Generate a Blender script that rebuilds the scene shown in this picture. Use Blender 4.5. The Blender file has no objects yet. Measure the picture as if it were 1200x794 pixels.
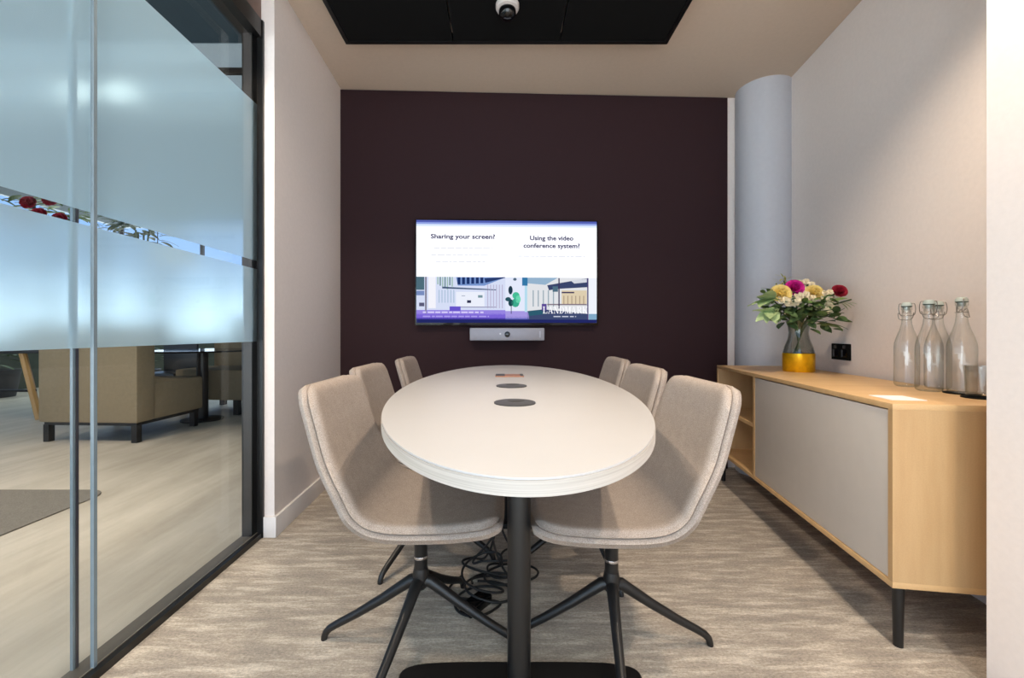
import bpy, bmesh, math, random
from mathutils import Vector, Matrix
R = math.radians
PI = math.pi
sc = bpy.context.scene
col = sc.collection

# ------------------------------------------------------------------ camera, sky, lights, exposure
cam_d = bpy.data.cameras.new('camera')
cam = bpy.data.objects.new('camera', cam_d); col.objects.link(cam)
cam.location = (0, 0, 0.95); cam.rotation_euler = (R(90), 0, 0)
cam_d.sensor_width = 36; cam_d.lens = 15.0
cam_d.shift_x = 13/1200; cam_d.shift_y = -8/1200
cam_d.clip_start = 0.02; cam_d.clip_end = 200
sc.camera = cam
sc.view_settings.view_transform = 'Standard'
sc.view_settings.look = 'None'
sc.view_settings.gamma = 1.0
sc.view_settings.use_curve_mapping = False
sc.view_settings.exposure = 0.0

world = bpy.data.worlds.new('World'); sc.world = world
world.use_nodes = True
wn = world.node_tree.nodes; wl = world.node_tree.links
bg = wn['Background']
_tc = wn.new('ShaderNodeTexCoord'); _sx = wn.new('ShaderNodeSeparateXYZ'); _rp = wn.new('ShaderNodeValToRGB')
_ma = wn.new('ShaderNodeMath'); _ma.operation = 'MULTIPLY_ADD'; _ma.inputs[1].default_value = 0.5; _ma.inputs[2].default_value = 0.5
wl.new(_tc.outputs['Generated'], _sx.inputs[0]); wl.new(_sx.outputs['Z'], _ma.inputs[0]); wl.new(_ma.outputs[0], _rp.inputs['Fac'])
_e = _rp.color_ramp.elements
_e[0].position = 0.40; _e[0].color = (0.70, 0.76, 0.80, 1)
_e[1].position = 0.49; _e[1].color = (0.72, 0.82, 0.88, 1)
_n = _e.new(0.56); _n.color = (0.09, 0.15, 0.26, 1)
_n = _e.new(0.65); _n.color = (0.07, 0.13, 0.25, 1)
_n = _e.new(0.80); _n.color = (0.80, 0.95, 1.0, 1)
wl.new(_rp.outputs['Color'], bg.inputs['Color'])
bg.inputs['Strength'].default_value = 5.0

def spot(name, loc, energy, size_deg, blend, color, radius=0.045, target=None):
    d = bpy.data.lights.new(name, 'SPOT'); d.energy = energy; d.spot_size = R(size_deg)
    d.spot_blend = blend; d.color = color; d.shadow_soft_size = radius
    o = bpy.data.objects.new(name, d); col.objects.link(o); o.location = loc
    if target is not None:
        o.rotation_euler = (Vector(target)-Vector(loc)).to_track_quat('-Z', 'Y').to_euler()
    return o
def area(name, loc, target, sx, sy, energy, color, portal=False):
    d = bpy.data.lights.new(name, 'AREA'); d.shape = 'RECTANGLE'; d.size = sx; d.size_y = sy
    d.energy = energy; d.color = color
    o = bpy.data.objects.new(name, d); col.objects.link(o); o.location = loc
    o.rotation_euler = (Vector(target)-Vector(loc)).to_track_quat('-Z', 'Y').to_euler()
    if portal: d.cycles.is_portal = True
    return o
WARM = (1.0, 0.83, 0.65)
NEUT = (1.0, 0.90, 0.76)
# recessed downlights of the meeting room, either side of the hanging raft
spot('downlight', (-0.98, 1.25, 2.58), 88, 123, 0.45, WARM)
spot('downlight', (-0.98, 0.15, 2.58), 78, 123, 0.45, WARM)
spot('downlight', (1.00, 1.25, 2.58), 92, 118, 0.7, WARM)
spot('downlight', (1.00, 0.15, 2.58), 92, 118, 0.7, WARM)
# lounge downlights behind the glass
spot('downlight', (-2.6, 1.0, 2.70), 130, 84, 0.6, NEUT)
spot('downlight', (-3.4, 2.3, 2.70), 130, 84, 0.6, NEUT)
spot('downlight', (-2.5, 2.5, 2.70), 95, 84, 0.6, NEUT)
spot('downlight', (-4.2, 3.6, 3.25), 60, 90, 0.6, NEUT)
# daylight: portals in the glazed openings, then a fill light added out of view
area('daylight_and_fill', (-7.9, 3.85, 1.8), (0, 3.85, 1.8), 10.2, 3.0, 1, (1, 1, 1), True)
area('daylight_and_fill', (-4.6, 8.9, 1.8), (-4.6, 0, 1.8), 6.8, 3.0, 1, (1, 1, 1), True)
area('daylight_and_fill', (0.1, -1.25, 1.3), (0.1, 3, 1.3), 2.3, 2.4, 20, (0.78, 0.89, 1.0))  # unseen fill light added behind the camera to brighten the room

# ------------------------------------------------------------------ helpers
def lin(c):
    o = []
    for v in c:
        v = v/255.0
        o.append(v/12.92 if v <= 0.04045 else ((v+0.055)/1.055)**2.4)
    return (o[0], o[1], o[2], 1.0)

class NT:
    def __init__(s, name):
        s.m = bpy.data.materials.new(name); s.m.use_nodes = True
        s.n = s.m.node_tree.nodes; s.l = s.m.node_tree.links
        s.p = s.n['Principled BSDF']; s.out = s.n['Material Output']
    def add(s, t, **kw):
        x = s.n.new(t)
        for k, v in kw.items():
            setattr(x, k, v)
        return x
    def ln(s, a, b): s.l.new(a, b)
    def coords(s, scale=(1, 1, 1), rot=(0, 0, 0)):
        tc = s.add('ShaderNodeTexCoord'); mp = s.add('ShaderNodeMapping')
        mp.inputs['Scale'].default_value = scale; mp.inputs['Rotation'].default_value = rot
        s.ln(tc.outputs['Object'], mp.inputs['Vector']); return mp.outputs['Vector']
    def noise(s, vec, scale, detail=4, rough=0.55):
        x = s.add('ShaderNodeTexNoise'); x.inputs['Scale'].default_value = scale
        x.inputs['Detail'].default_value = detail; x.inputs['Roughness'].default_value = rough
        s.ln(vec, x.inputs['Vector']); return x.outputs['Fac']
    def ramp(s, fac, stops):
        x = s.add('ShaderNodeValToRGB'); e = x.color_ramp.elements
        while len(e) < len(stops): e.new(0.5)
        for i, (p, c) in enumerate(stops):
            e[i].position = p; e[i].color = c
        s.ln(fac, x.inputs['Fac']); return x.outputs['Color']
    def mix(s, a, b, fac, mode='MIX'):
        x = s.add('ShaderNodeMix', data_type='RGBA', blend_type=mode)
        if isinstance(fac, float): x.inputs['Factor'].default_value = fac
        else: s.ln(fac, x.inputs['Factor'])
        for v, k in ((a, 6), (b, 7)):
            if isinstance(v, tuple): x.inputs[k].default_value = v
            else: s.ln(v, x.inputs[k])
        return x.outputs[2]
    def bump(s, h, strength, dist=0.002):
        x = s.add('ShaderNodeBump'); x.inputs['Strength'].default_value = strength
        x.inputs['Distance'].default_value = dist
        s.ln(h, x.inputs['Height']); s.ln(x.outputs['Normal'], s.p.inputs['Normal'])

def plain(name, c, rough=0.5, metal=0.0, var=0.06, scale=30, bump=0.0, spec=0.5):
    t = NT(name); v = t.coords()
    n = t.noise(v, scale)
    a = lin(c); lo = tuple(x*(1-var) for x in a[:3])+(1,); hi = tuple(min(1, x*(1+var)) for x in a[:3])+(1,)
    t.ln(t.ramp(n, [(0.3, lo), (0.7, hi)]), t.p.inputs['Base Color'])
    t.p.inputs['Roughness'].default_value = rough; t.p.inputs['Metallic'].default_value = metal
    t.p.inputs['Specular IOR Level'].default_value = spec
    if bump: t.bump(n, bump)
    return t.m

def wood(name, c1, c2, scale=(1.2, 14, 14), rough=0.45, rot=(0, 0, 0)):
    t = NT(name); v = t.coords(scale, rot)
    n = t.noise(v, 2.2, 6, 0.6)
    f = t.noise(t.coords((4, 60, 60), rot), 4, 3)
    cc = t.ramp(n, [(0.25, lin(c1)), (0.75, lin(c2))])
    cc = t.mix(cc, t.ramp(f, [(0.3, (0.9, 0.88, 0.85, 1)), (0.7, (1, 1, 1, 1))]), 0.6, 'MULTIPLY')
    t.ln(cc, t.p.inputs['Base Color']); t.p.inputs['Roughness'].default_value = rough
    return t.m

def fabric(name, c1, c2, scale=420, bump=0.35):
    t = NT(name); v = t.coords()
    n = t.noise(v, scale, 2, 0.6); b = t.noise(v, 35, 3)
    cc = t.ramp(n, [(0.35, lin(c1)), (0.65, lin(c2))])
    cc = t.mix(cc, t.ramp(b, [(0.3, (0.9, 0.9, 0.9, 1)), (0.7, (1, 1, 1, 1))]), 1.0, 'MULTIPLY')
    t.ln(cc, t.p.inputs['Base Color']); t.p.inputs['Roughness'].default_value = 0.92
    t.p.inputs['Specular IOR Level'].default_value = 0.15
    t.bump(n, bump, 0.0015); return t.m

def emit(name, c, s=1.0):
    t = NT(name); t.n.remove(t.p); e = t.add('ShaderNodeEmission')
    e.inputs['Color'].default_value = lin(c); e.inputs['Strength'].default_value = s
    t.ln(e.outputs[0], t.out.inputs['Surface']); return t.m

def thin_glass(name, tint=(1, 1, 1, 1), edge=(0.75, 0.85, 0.85, 1), ior=1.5, rough=0.0, edge_pow=0.5):
    t = NT(name); t.n.remove(t.p)
    lw = t.add('ShaderNodeLayerWeight'); lw.inputs['Blend'].default_value = edge_pow
    l2 = t.add('ShaderNodeLayerWeight'); l2.inputs['Blend'].default_value = 0.5
    pw = t.add('ShaderNodeMath', operation='POWER'); pw.inputs[1].default_value = 4.5
    t.ln(l2.outputs['Facing'], pw.inputs[0])
    fr = t.add('ShaderNodeMath', operation='MULTIPLY_ADD'); fr.inputs[1].default_value = 0.8; fr.inputs[2].default_value = ((ior-1)/(ior+1))**2
    t.ln(pw.outputs[0], fr.inputs[0])
    tr = t.add('ShaderNodeBsdfTransparent')
    t.ln(t.mix(tint, edge, lw.outputs['Facing']), tr.inputs['Color'])
    gl = t.add('ShaderNodeBsdfGlossy'); gl.inputs['Roughness'].default_value = rough
    mx = t.add('ShaderNodeMixShader')
    t.ln(fr.outputs[0], mx.inputs[0]); t.ln(tr.outputs[0], mx.inputs[1]); t.ln(gl.outputs[0], mx.inputs[2])
    t.ln(mx.outputs[0], t.out.inputs['Surface']); return t.m

class MB:
    def __init__(s): s.v = []; s.f = []
    def poly(s, pts):
        b = len(s.v); s.v += [tuple(p) for p in pts]; s.f.append(tuple(range(b, b+len(pts))))
    def box(s, x0, x1, y0, y1, z0, z1):
        b = len(s.v)
        s.v += [(x0,y0,z0),(x1,y0,z0),(x1,y1,z0),(x0,y1,z0),(x0,y0,z1),(x1,y0,z1),(x1,y1,z1),(x0,y1,z1)]
        s.f += [tuple(b+i for i in q) for q in ((0,3,2,1),(4,5,6,7),(0,1,5,4),(1,2,6,5),(2,3,7,6),(3,0,4,7))]
        return s
    def prism(s, pts, z0, z1):          # pts: CCW outline in xy
        n = len(pts); b = len(s.v)
        s.v += [(p[0], p[1], z0) for p in pts]+[(p[0], p[1], z1) for p in pts]
        s.f.append(tuple(b+i for i in reversed(range(n)))); s.f.append(tuple(b+n+i for i in range(n)))
        for i in range(n):
            j = (i+1) % n; s.f.append((b+i, b+j, b+n+j, b+n+i))
        return s
    def tube(s, pts, rad, n=10, caps=True, flat=1.0):
        pts = [Vector(p) for p in pts]
        if not isinstance(rad, (list, tuple)): rad = [rad]*len(pts)
        b = len(s.v); up = None
        for i, p in enumerate(pts):
            a = pts[max(i-1, 0)]; c = pts[min(i+1, len(pts)-1)]
            t = (c-a).normalized()
            if up is None:
                up = Vector((0, 0, 1)) if abs(t.z) < 0.9 else Vector((1, 0, 0))
            x = t.cross(up)
            if x.length < 1e-5: x = t.cross(Vector((0, 1, 0.1)))
            x.normalize(); y = x.cross(t).normalized(); up = y
            for k in range(n):
                an = 2*PI*k/n
                s.v.append(tuple(p+x*math.cos(an)*rad[i]*flat+y*math.sin(an)*rad[i]))
        for i in range(len(pts)-1):
            for k in range(n):
                j = (k+1) % n
                s.f.append((b+i*n+k, b+i*n+j, b+(i+1)*n+j, b+(i+1)*n+k))
        if caps:
            s.f.append(tuple(b+k for k in reversed(range(n))))
            e = b+(len(pts)-1)*n; s.f.append(tuple(e+k for k in range(n)))
        return s
    def lathe(s, prof, n=40, c=(0, 0, 0)):   # prof: list of (r,z)
        b = len(s.v)
        for r, z in prof:
            for k in range(n):
                an = 2*PI*k/n; s.v.append((c[0]+r*math.cos(an), c[1]+r*math.sin(an), c[2]+z))
        for i in range(len(prof)-1):
            for k in range(n):
                j = (k+1) % n
                s.f.append((b+i*n+k, b+i*n+j, b+(i+1)*n+j, b+(i+1)*n+k))
        if prof[0][0] > 1e-6: s.f.append(tuple(b+k for k in reversed(range(n))))
        if prof[-1][0] > 1e-6:
            e = b+(len(prof)-1)*n; s.f.append(tuple(e+k for k in range(n)))
        return s
    def grid(s, fn, nu, nv):
        b = len(s.v)
        for i in range(nu+1):
            for j in range(nv+1): s.v.append(tuple(fn(i/nu, j/nv)))
        for i in range(nu):
            for j in range(nv):
                a = b+i*(nv+1)+j
                s.f.append((a, a+1, a+nv+2, a+nv+1))
        return s
    def ball(s, c, r, n=10, m=6, sz=1.0):
        return s.lathe([(r*math.sin(PI*i/m) if 0 < i < m else 0.0, -r*sz*math.cos(PI*i/m)) for i in range(m+1)], n, c)
    def build(s, name, m, parent=None, smooth=False, bevel=0.0, loc=(0, 0, 0), rz=0, merge=True, angle=40):
        me = bpy.data.meshes.new(name); me.from_pydata(s.v, [], s.f)
        bm = bmesh.new(); bm.from_mesh(me)
        if merge: bmesh.ops.remove_doubles(bm, verts=bm.verts, dist=1e-6)
        bmesh.ops.recalc_face_normals(bm, faces=bm.faces)
        if bevel:
            es = [e for e in bm.edges if len(e.link_faces) == 2 and e.calc_face_angle() > R(35)]
            bmesh.ops.bevel(bm, geom=es, offset=bevel, segments=2, profile=0.6, affect='EDGES', clamp_overlap=True)
        if smooth or bevel:
            for f in bm.faces: f.smooth = True
        bm.to_mesh(me); bm.free()
        if smooth or bevel:
            try: me.set_sharp_from_angle(angle=R(angle))
            except Exception: pass
        o = bpy.data.objects.new(name, me); col.objects.link(o)
        if m is not None: me.materials.append(m)
        o.location = loc; o.rotation_euler = (0, 0, rz)
        if parent is not None: o.parent = parent
        return o

def tag(o, label=None, cat=None, group=None, kind=None):
    if label: o['label'] = label
    if cat: o['category'] = cat
    if group: o['group'] = group
    if kind: o['kind'] = kind
    return o
def empty(name, loc=(0, 0, 0), rz=0, label=None, cat=None, group=None, kind=None):
    o = bpy.data.objects.new(name, None); col.objects.link(o); o.empty_display_size = 0.1
    o.location = loc; o.rotation_euler = (0, 0, rz)
    return tag(o, label, cat, group, kind)
def kids(o): return [c for c in col.objects if c.parent == o]
def copy_tree(o, parent=None):
    c = o.copy(); col.objects.link(c)
    if parent is not None: c.parent = parent
    for ch in kids(o): copy_tree(ch, c)
    return c
def catmull(pts, n=12):
    pts = [Vector(p) for p in pts]; out = []
    P = [pts[0]*2-pts[1]]+pts+[pts[-1]*2-pts[-2]]
    for i in range(1, len(P)-2):
        for k in range(n):
            t = k/n; a, b, c, d = P[i-1], P[i], P[i+1], P[i+2]
            out.append(0.5*((2*b)+(c-a)*t+(2*a-5*b+4*c-d)*t*t+(3*b-a-3*c+d)*t*t*t))
    out.append(pts[-1]); return out

# ------------------------------------------------------------------ materials
M = {}
M['wall'] = plain('wall_paint', (238, 228, 222), 0.85, var=0.02, scale=60, bump=0.05, spec=0.2)
M['ceil'] = plain('ceiling_paint', (208, 190, 172), 0.9, var=0.02, scale=50, spec=0.2)
M['plum'] = plain('plum_paint', (46, 27, 31), 0.75, var=0.03, scale=40, bump=0.05, spec=0.25)
M['column'] = plain('column_paint', (196, 198, 206), 0.55, var=0.02, scale=40)
M['base'] = plain('skirting_paint', (232, 226, 222), 0.5, var=0.02)
M['black'] = plain('black_powder_coat', (24, 23, 23), 0.38, var=0.1, scale=200)
M['blackmat'] = plain('black_matt', (14, 14, 14), 0.85, var=0.15, scale=300, bump=0.1, spec=0.15)
M['blackgloss'] = plain('black_gloss', (10, 10, 12), 0.12, var=0.05)
M['frame'] = plain('partition_frame_black', (14, 13, 13), 0.35, var=0.08)
M['chrome'] = plain('chrome', (200, 200, 205), 0.2, 1.0, 0.03)
M['trackline'] = plain('bright_aluminium', (190, 180, 165), 0.3, 0.8, 0.05)
M['silver'] = plain('silver_plastic', (150, 150, 160), 0.4, 0.2, 0.03)
M['rubber'] = plain('cable_rubber', (14, 14, 15), 0.5, var=0.1)
M['fabric'] = fabric('chair_fabric', (142, 130, 121), (190, 177, 166), 600, 0.25)
M['olive'] = fabric('armchair_fabric', (134, 117, 92), (164, 145, 116), 300, 0.2)
M['birch'] = wood('birch_veneer', (204, 164, 114), (220, 183, 133), (10, 1.0, 2.0))
M['birchv'] = wood('birch_veneer_upright', (190, 152, 106), (208, 172, 126), (8, 8, 0.8))
M['oak'] = wood('oak_leg', (196, 146, 84), (214, 166, 102), (10, 10, 1.0))
M['greydoor'] = plain('grey_laminate', (202, 194, 185), 0.42, var=0.02, scale=15)
M['white'] = plain('white_card', (245, 242, 240), 0.6, var=0.01)
M['tabletop'] = plain('white_laminate', (180, 178, 177), 0.42, var=0.012, scale=8)
M['copper'] = plain('copper_plate', (176, 120, 88), 0.4, 0.4, 0.05)
M['grommet'] = plain('grommet_grey', (74, 72, 72), 0.5, 0.3, 0.08)
M['gold'] = plain('gold_leaf', (250, 190, 24), 0.3, 0.6, 0.12, 60, 0.1)
M['leaf'] = plain('leaf_green', (118, 144, 80), 0.5, var=0.3, scale=25)
M['leafdark'] = plain('leaf_dark_green', (84, 106, 62), 0.5, var=0.3, scale=25)
M['leafpale'] = plain('leaf_pale_green', (172, 192, 138), 0.5, var=0.2, scale=18)
M['stem'] = plain('stem_green', (70, 92, 48), 0.5, var=0.2)
M['yellow'] = plain('petal_yellow', (250, 222, 140), 0.6, var=0.1)
M['cream'] = plain('petal_cream', (240, 226, 196), 0.6, var=0.08)
M['magenta'] = plain('petal_magenta', (206, 30, 140), 0.6, var=0.15)
M['red'] = plain('petal_red', (158, 26, 48), 0.6, var=0.15)
M['lime'] = plain('sprig_lime', (178, 176, 60), 0.6, var=0.2)
M['ceramic'] = plain('stopper_ceramic', (190, 200, 192), 0.35, var=0.04)
M['gasket'] = plain('dark_gasket', (50, 66, 60), 0.6, var=0.1)
M['wire'] = plain('bail_wire', (150, 146, 140), 0.3, 0.9, 0.05)
M['glass'] = thin_glass('partition_glass', (0.97, 0.97, 0.965, 1), (0.9, 0.93, 0.925, 1), 1.35)
M['bottle'] = thin_glass('bottle_glass', (0.985, 0.99, 0.985, 1), (0.70, 0.75, 0.73, 1), 1.9, 0.015, 0.3)
M['vase'] = thin_glass('smoked_vase_glass', (0.86, 0.87, 0.85, 1), (0.6, 0.63, 0.61, 1), 1.6, 0.02, 0.35)
M['seal'] = plain('glass_edge', (120, 134, 142), 0.25, var=0.04)
M['sealdark'] = plain('glass_edge_dark', (66, 64, 72), 0.3, var=0.06)
M['loungeceil'] = plain('lounge_ceiling', (50, 66, 76), 0.9, var=0.04)
M['loungewall'] = plain('lounge_bulkhead', (150, 160, 166), 0.85, var=0.03)
M['sill'] = plain('dark_green_panelling', (72, 78, 64), 0.7, var=0.15, scale=6)
M['pot'] = plain('plant_pot', (60, 60, 62), 0.6)

def film_mat():
    t = NT('frosted_film'); t.n.remove(t.p)
    rf = t.add('ShaderNodeBsdfRefraction'); rf.inputs['Roughness'].default_value = 0.66
    rf.inputs['IOR'].default_value = 1.05; rf.inputs['Color'].default_value = (0.78, 0.94, 1.0, 1)
    tl = t.add('ShaderNodeBsdfTranslucent'); tl.inputs['Color'].default_value = (0.76, 0.93, 1.0, 1)
    df = t.add('ShaderNodeBsdfDiffuse'); df.inputs['Color'].default_value = (0.66, 0.82, 0.88, 1)
    m1 = t.add('ShaderNodeMixShader'); m1.inputs[0].default_value = 0.5
    m2 = t.add('ShaderNodeMixShader'); m2.inputs[0].default_value = 0.10
    t.ln(rf.outputs[0], m1.inputs[1]); t.ln(tl.outputs[0], m1.inputs[2])
    t.ln(m1.outputs[0], m2.inputs[1]); t.ln(df.outputs[0], m2.inputs[2])
    t.ln(m2.outputs[0], t.out.inputs['Surface']); return t.m
M['film'] = film_mat()

def carpet_mat():
    t = NT('streaked_carpet')
    s1 = t.noise(t.coords((2.2, 13, 1)), 2.2, 6, 0.7)
    s2 = t.noise(t.coords((22, 60, 1)), 2.6, 4, 0.75)
    g = t.noise(t.coords((1, 1.8, 1)), 105, 4, 0.85)
    c = t.ramp(s1, [(0.36, lin((172, 162, 151))), (0.5, lin((190, 178, 164))), (0.62, lin((224, 213, 198)))])
    c2 = t.ramp(s2, [(0.32, (0.66, 0.65, 0.64, 1)), (0.6, (1, 1, 1, 1))])
    c = t.mix(c, c2, 0.45, 'MULTIPLY')
    c3 = t.ramp(g, [(0.32, (0.45, 0.45, 0.45, 1)), (0.62, (1.0, 1.0, 1.0, 1))])
    c = t.mix(c, c3, 0.85, 'MULTIPLY')
    t.ln(c, t.p.inputs['Base Color']); t.p.inputs['Roughness'].default_value = 0.95
    t.p.inputs['Specular IOR Level'].default_value = 0.1
    t.bump(g, 0.5, 0.004); return t.m
M['carpet'] = carpet_mat()
def lounge_floor_mat():
    t = NT('lounge_plank_floor')
    s1 = t.noise(t.coords((2.2, 0.5, 1), (0, 0, R(23))), 2.0, 4, 0.6)
    s2 = t.noise(t.coords((14, 1.2, 1), (0, 0, R(23))), 2.0, 4, 0.6)
    c = t.ramp(s1, [(0.3, lin((176, 164, 148))), (0.7, lin((206, 194, 178)))])
    c = t.mix(c, t.ramp(s2, [(0.3, (0.86, 0.86, 0.85, 1)), (0.7, (1, 1, 1, 1))]), 0.8, 'MULTIPLY')
    t.ln(c, t.p.inputs['Base Color']); t.p.inputs['Roughness'].default_value = 0.5
    t.p.inputs['Specular IOR Level'].default_value = 0.3
    return t.m
M['lfloor'] = lounge_floor_mat()
M['rug'] = fabric('rug_inset', (112, 106, 98), (138, 130, 120), 200, 0.3)
def ply_edge():
    t = NT('table_ply_edge')
    w = t.noise(t.coords((3, 3, 420)), 1.0, 2)
    t.ln(t.ramp(w, [(0.3, lin((166, 158, 150))), (0.62, lin((186, 179, 171)))]), t.p.inputs['Base Color'])
    t.p.inputs['Roughness'].default_value = 0.6; return t.m
M['ply'] = ply_edge()

# ------------------------------------------------------------------ the room
CEIL = 2.597
def S(o): o['kind'] = 'structure'; return o
def backY(x): return 2.90+(x+1.085)*0.038
def rightX(y): return 1.877+0.135*(y-2.747)

S(MB().box(-1.126, 2.1, -1.3, 3.15, -0.05, 0.0).build('floor', M['carpet']))
S(MB().box(-1.19, 2.1, -1.3, 3.15, CEIL, CEIL+0.06).build('ceiling', M['ceil']))
S(MB().prism([(-1.19, 1.985), (-1.054, 1.985), (-1.085, 2.9), (-1.19, 2.9)], 0, CEIL).build('wall_left', M['wall']))
S(MB().prism([(-1.19, backY(-1.19)), (2.1, backY(2.1)), (2.1, backY(2.1)+0.1), (-1.19, backY(-1.19)+0.1)], 0, CEIL).build('wall_back', M['wall']))
fw = S(MB().prism([(-1.0855, backY(-1.0855)-0.018), (1.585, backY(1.585)-0.018), (1.585, backY(1.585)-0.001), (-1.0855, backY(-1.0855)-0.001)], 0, 2.588).build('wall_feature', M['plum']))
S(MB().prism([(rightX(1.142), 1.142), (2.1, 1.142), (2.1, 3.02), (rightX(3.02), 3.02)], 0, CEIL).build('wall_right', M['wall']))
S(MB().box(1.30, 2.1, -1.3, 1.142, 0, CEIL).build('wall_return', M['wall']))
S(MB().lathe([(0.17, 0), (0.17, CEIL)], 64, (1.785, 2.90, 0)).build('wall_column', M['column'], smooth=True))
S(MB().prism([(-1.099, 1.972), (-1.040, 1.972), (-1.071, 2.882), (-1.085, 2.882), (-1.054, 1.984), (-1.099, 1.984)], 0, 0.095).build('baseboard_left', M['base'], bevel=0.002))
S(MB().prism([(rightX(1.15)-0.014, 1.145), (rightX(1.15)-0.001, 1.145), (rightX(2.72)-0.001, 2.72), (rightX(2.72)-0.014, 2.72)], 0, 0.095).build('baseboard_right', M['base']))
S(MB().prism([(-1.07, backY(-1.07)-0.030), (1.58, backY(1.58)-0.030), (1.58, backY(1.58)-0.019), (-1.07, backY(-1.07)-0.019)], 0, 0.095).build('baseboard_back', M['plum']))
# bulkhead above the glass
S(MB().box(-1.19, -1.115, -1.3, 1.985, 2.39, CEIL).build('wall_bulkhead', plain('bulkhead_paint', (120, 100, 92), 0.8)))

# glazed partition: two skins of glass with frosted bands in a black frame
W = S(empty('window_1', (0, 0, 0)))
JY = 1.18
def pane(x, y0, y1, z0, z1, name, m, t=0.0): 
    mb = MB(); mb.poly([(x, y0, z0), (x, y1, z0), (x, y1, z1), (x, y0, z1)]); return mb.build(name, m, W)
for x in (-1.126, -1.178):
    for y0, y1 in ((-1.25, JY-0.006), (JY+0.006, 1.982)):
        pane(x, y0, y1, 0.022, 2.31, 'glass_pane', M['glass'])
MB().box(-1.131, -1.121, JY-0.005, JY+0.005, 0.022, 2.31).build('glass_edge', M['seal'], W)
MB().box(-1.183, -1.173, JY-0.002, JY+0.006, 0.022, 2.31).build('glass_edge', M['sealdark'], W)
MB().box(-1.182, -1.174, JY-0.010, JY-0.003, 0.022, 2.31).build('glass_edge', M['seal'], W)
for y0, y1 in ((-1.25, JY-0.006), (JY+0.006, 1.978)):
    pane(-1.129, y0, y1, 0.907, 1.241, 'frosted_film', M['film'])
    pane(-1.129, y0, y1, 1.279, 2.003, 'frosted_film', M['film'])
MB().box(-1.184, -1.126, -1.25, 1.985, 0, 0.021).build('bottom_track', plain('track_floor_reflection', (92, 86, 78), 0.4), W)  # black track; the floor's reflection is put into its grey colour
MB().box(-1.126, -1.104, -1.25, 1.97, 0, 0.024).build('track_lip', M['frame'], W)
MB().box(-1.1265, -1.1235, -1.25, 1.97, 0.024, 0.027).build('track_line', M['trackline'], W)
MB().box(-1.19, -1.104, -1.25, 1.985, 2.31, 2.39).build('head_frame', M['frame'], W)
MB().box(-1.178, -1.132, 1.94, 1.982, 0.021, 2.31).build('end_post', M['frame'], W)
MB().box(-1.126, -1.100, 1.97, 1.984, 0, 2.39).build('end_profile', M['frame'], W)

# hanging black acoustic raft
raft = empty('ceiling_raft', (0.03, 1.25, 2.50), label='black rectangular acoustic raft hung below the ceiling over the table', cat='acoustic panel')
xs = [-0.865, -0.285, 0.285, 0.865]
for i in range(3):
    MB().box(xs[i]+0.02 if i == 0 else xs[i]+0.004, xs[i+1]-0.02 if i == 2 else xs[i+1]-0.004, -1.03, 1.03, 0.006, 0.035).build('raft_panel', M['blackmat'], raft)
MB().box(-0.865, -0.845, -1.05, 1.05, 0, 0.05).build('raft_edge', M['frame'], raft)
MB().box(0.845, 0.865, -1.05, 1.05, 0, 0.05).build('raft_edge', M['frame'], raft)
MB().box(-0.845, 0.845, 1.03, 1.05, 0, 0.05).build('raft_edge', M['frame'], raft)
MB().box(-0.845, 0.845, -1.05, -1.03, 0, 0.05).build('raft_edge', M['frame'], raft)
for x in (-0.7, 0.7):
    for y in (-0.9, 0.9):
        MB().tube([(x, y, 0.034), (x, y, 0.097)], 0.006).build('hanger', M['black'], raft)
det = empty('ceiling_sensor', (0.031, 2.03, 2.506), label='small round ceiling sensor with white ring and black dome on the raft', cat='sensor')
MB().lathe([(0.0, 0), (0.056, 0), (0.056, -0.014), (0.052, -0.022), (0.040, -0.026), (0.0, -0.026)], 40).build('sensor_ring', plain('sensor_white', (205, 196, 192), 0.5), det, True)
MB().lathe([(0.040, -0.026), (0.041, -0.04), (0.034, -0.058), (0.02, -0.067), (0, -0.07)], 32).build('sensor_dome', M['blackgloss'], det, True)

# ------------------------------------------------------------------ table
T = empty('meeting_table', (0.04, 1.63, 0), label='long oval meeting table with white top and black pedestal legs', cat='table')
A, B, NT_ = 1.03, 0.405, 160
TOP = 0.745; TH = 0.027
def ell(a, b): return [(b*math.cos(2*PI*i/NT_), a*math.sin(2*PI*i/NT_)) for i in range(NT_)]
MB().prism(ell(A-0.0015, B-0.0015), TOP-0.004, TOP).build('tabletop', M['tabletop'], T, bevel=0.001)
mb = MB(); b = ell(A, B)
mb.prism(b, TOP-TH, TOP-0.004); mb.build('table_edge', M['ply'], T, True)
def on_axis(y): return y-1.63
for y, r in ((1.235, 0.060), (1.62, 0.058)):
    g = MB().lathe([(0, 0), (r, 0), (r, 0.003), (r-0.004, 0.004), (0, 0.004)], 48).build('cable_grommet', M['grommet'], T, True, loc=(0, on_axis(y), TOP))
    MB().lathe([(0, 0.004), (0.026, 0.004), (0.024, 0.0055), (0, 0.006)], 24, (0.004, 0.02, 0)).build('grommet_flap', M['grommet'], g, True)
pm = MB().box(-0.066, 0.066, -0.05, 0.05, 0, 0.004).build('power_plate', M['copper'], T, bevel=0.001, loc=(0, on_axis(2.0), TOP))
MB().box(-0.064, -0.022, -0.045, 0.045, 0.004, 0.006).build('power_lid', M['grommet'], pm)
MB().box(0.050, 0.064, -0.045, 0.045, 0.004, 0.006).build('power_lid', M['grommet'], pm)
MB().box(-0.05, 0.05, -0.62, 0.62, TOP-TH-0.04, TOP-TH).build('under_beam', M['black'], T)
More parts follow.
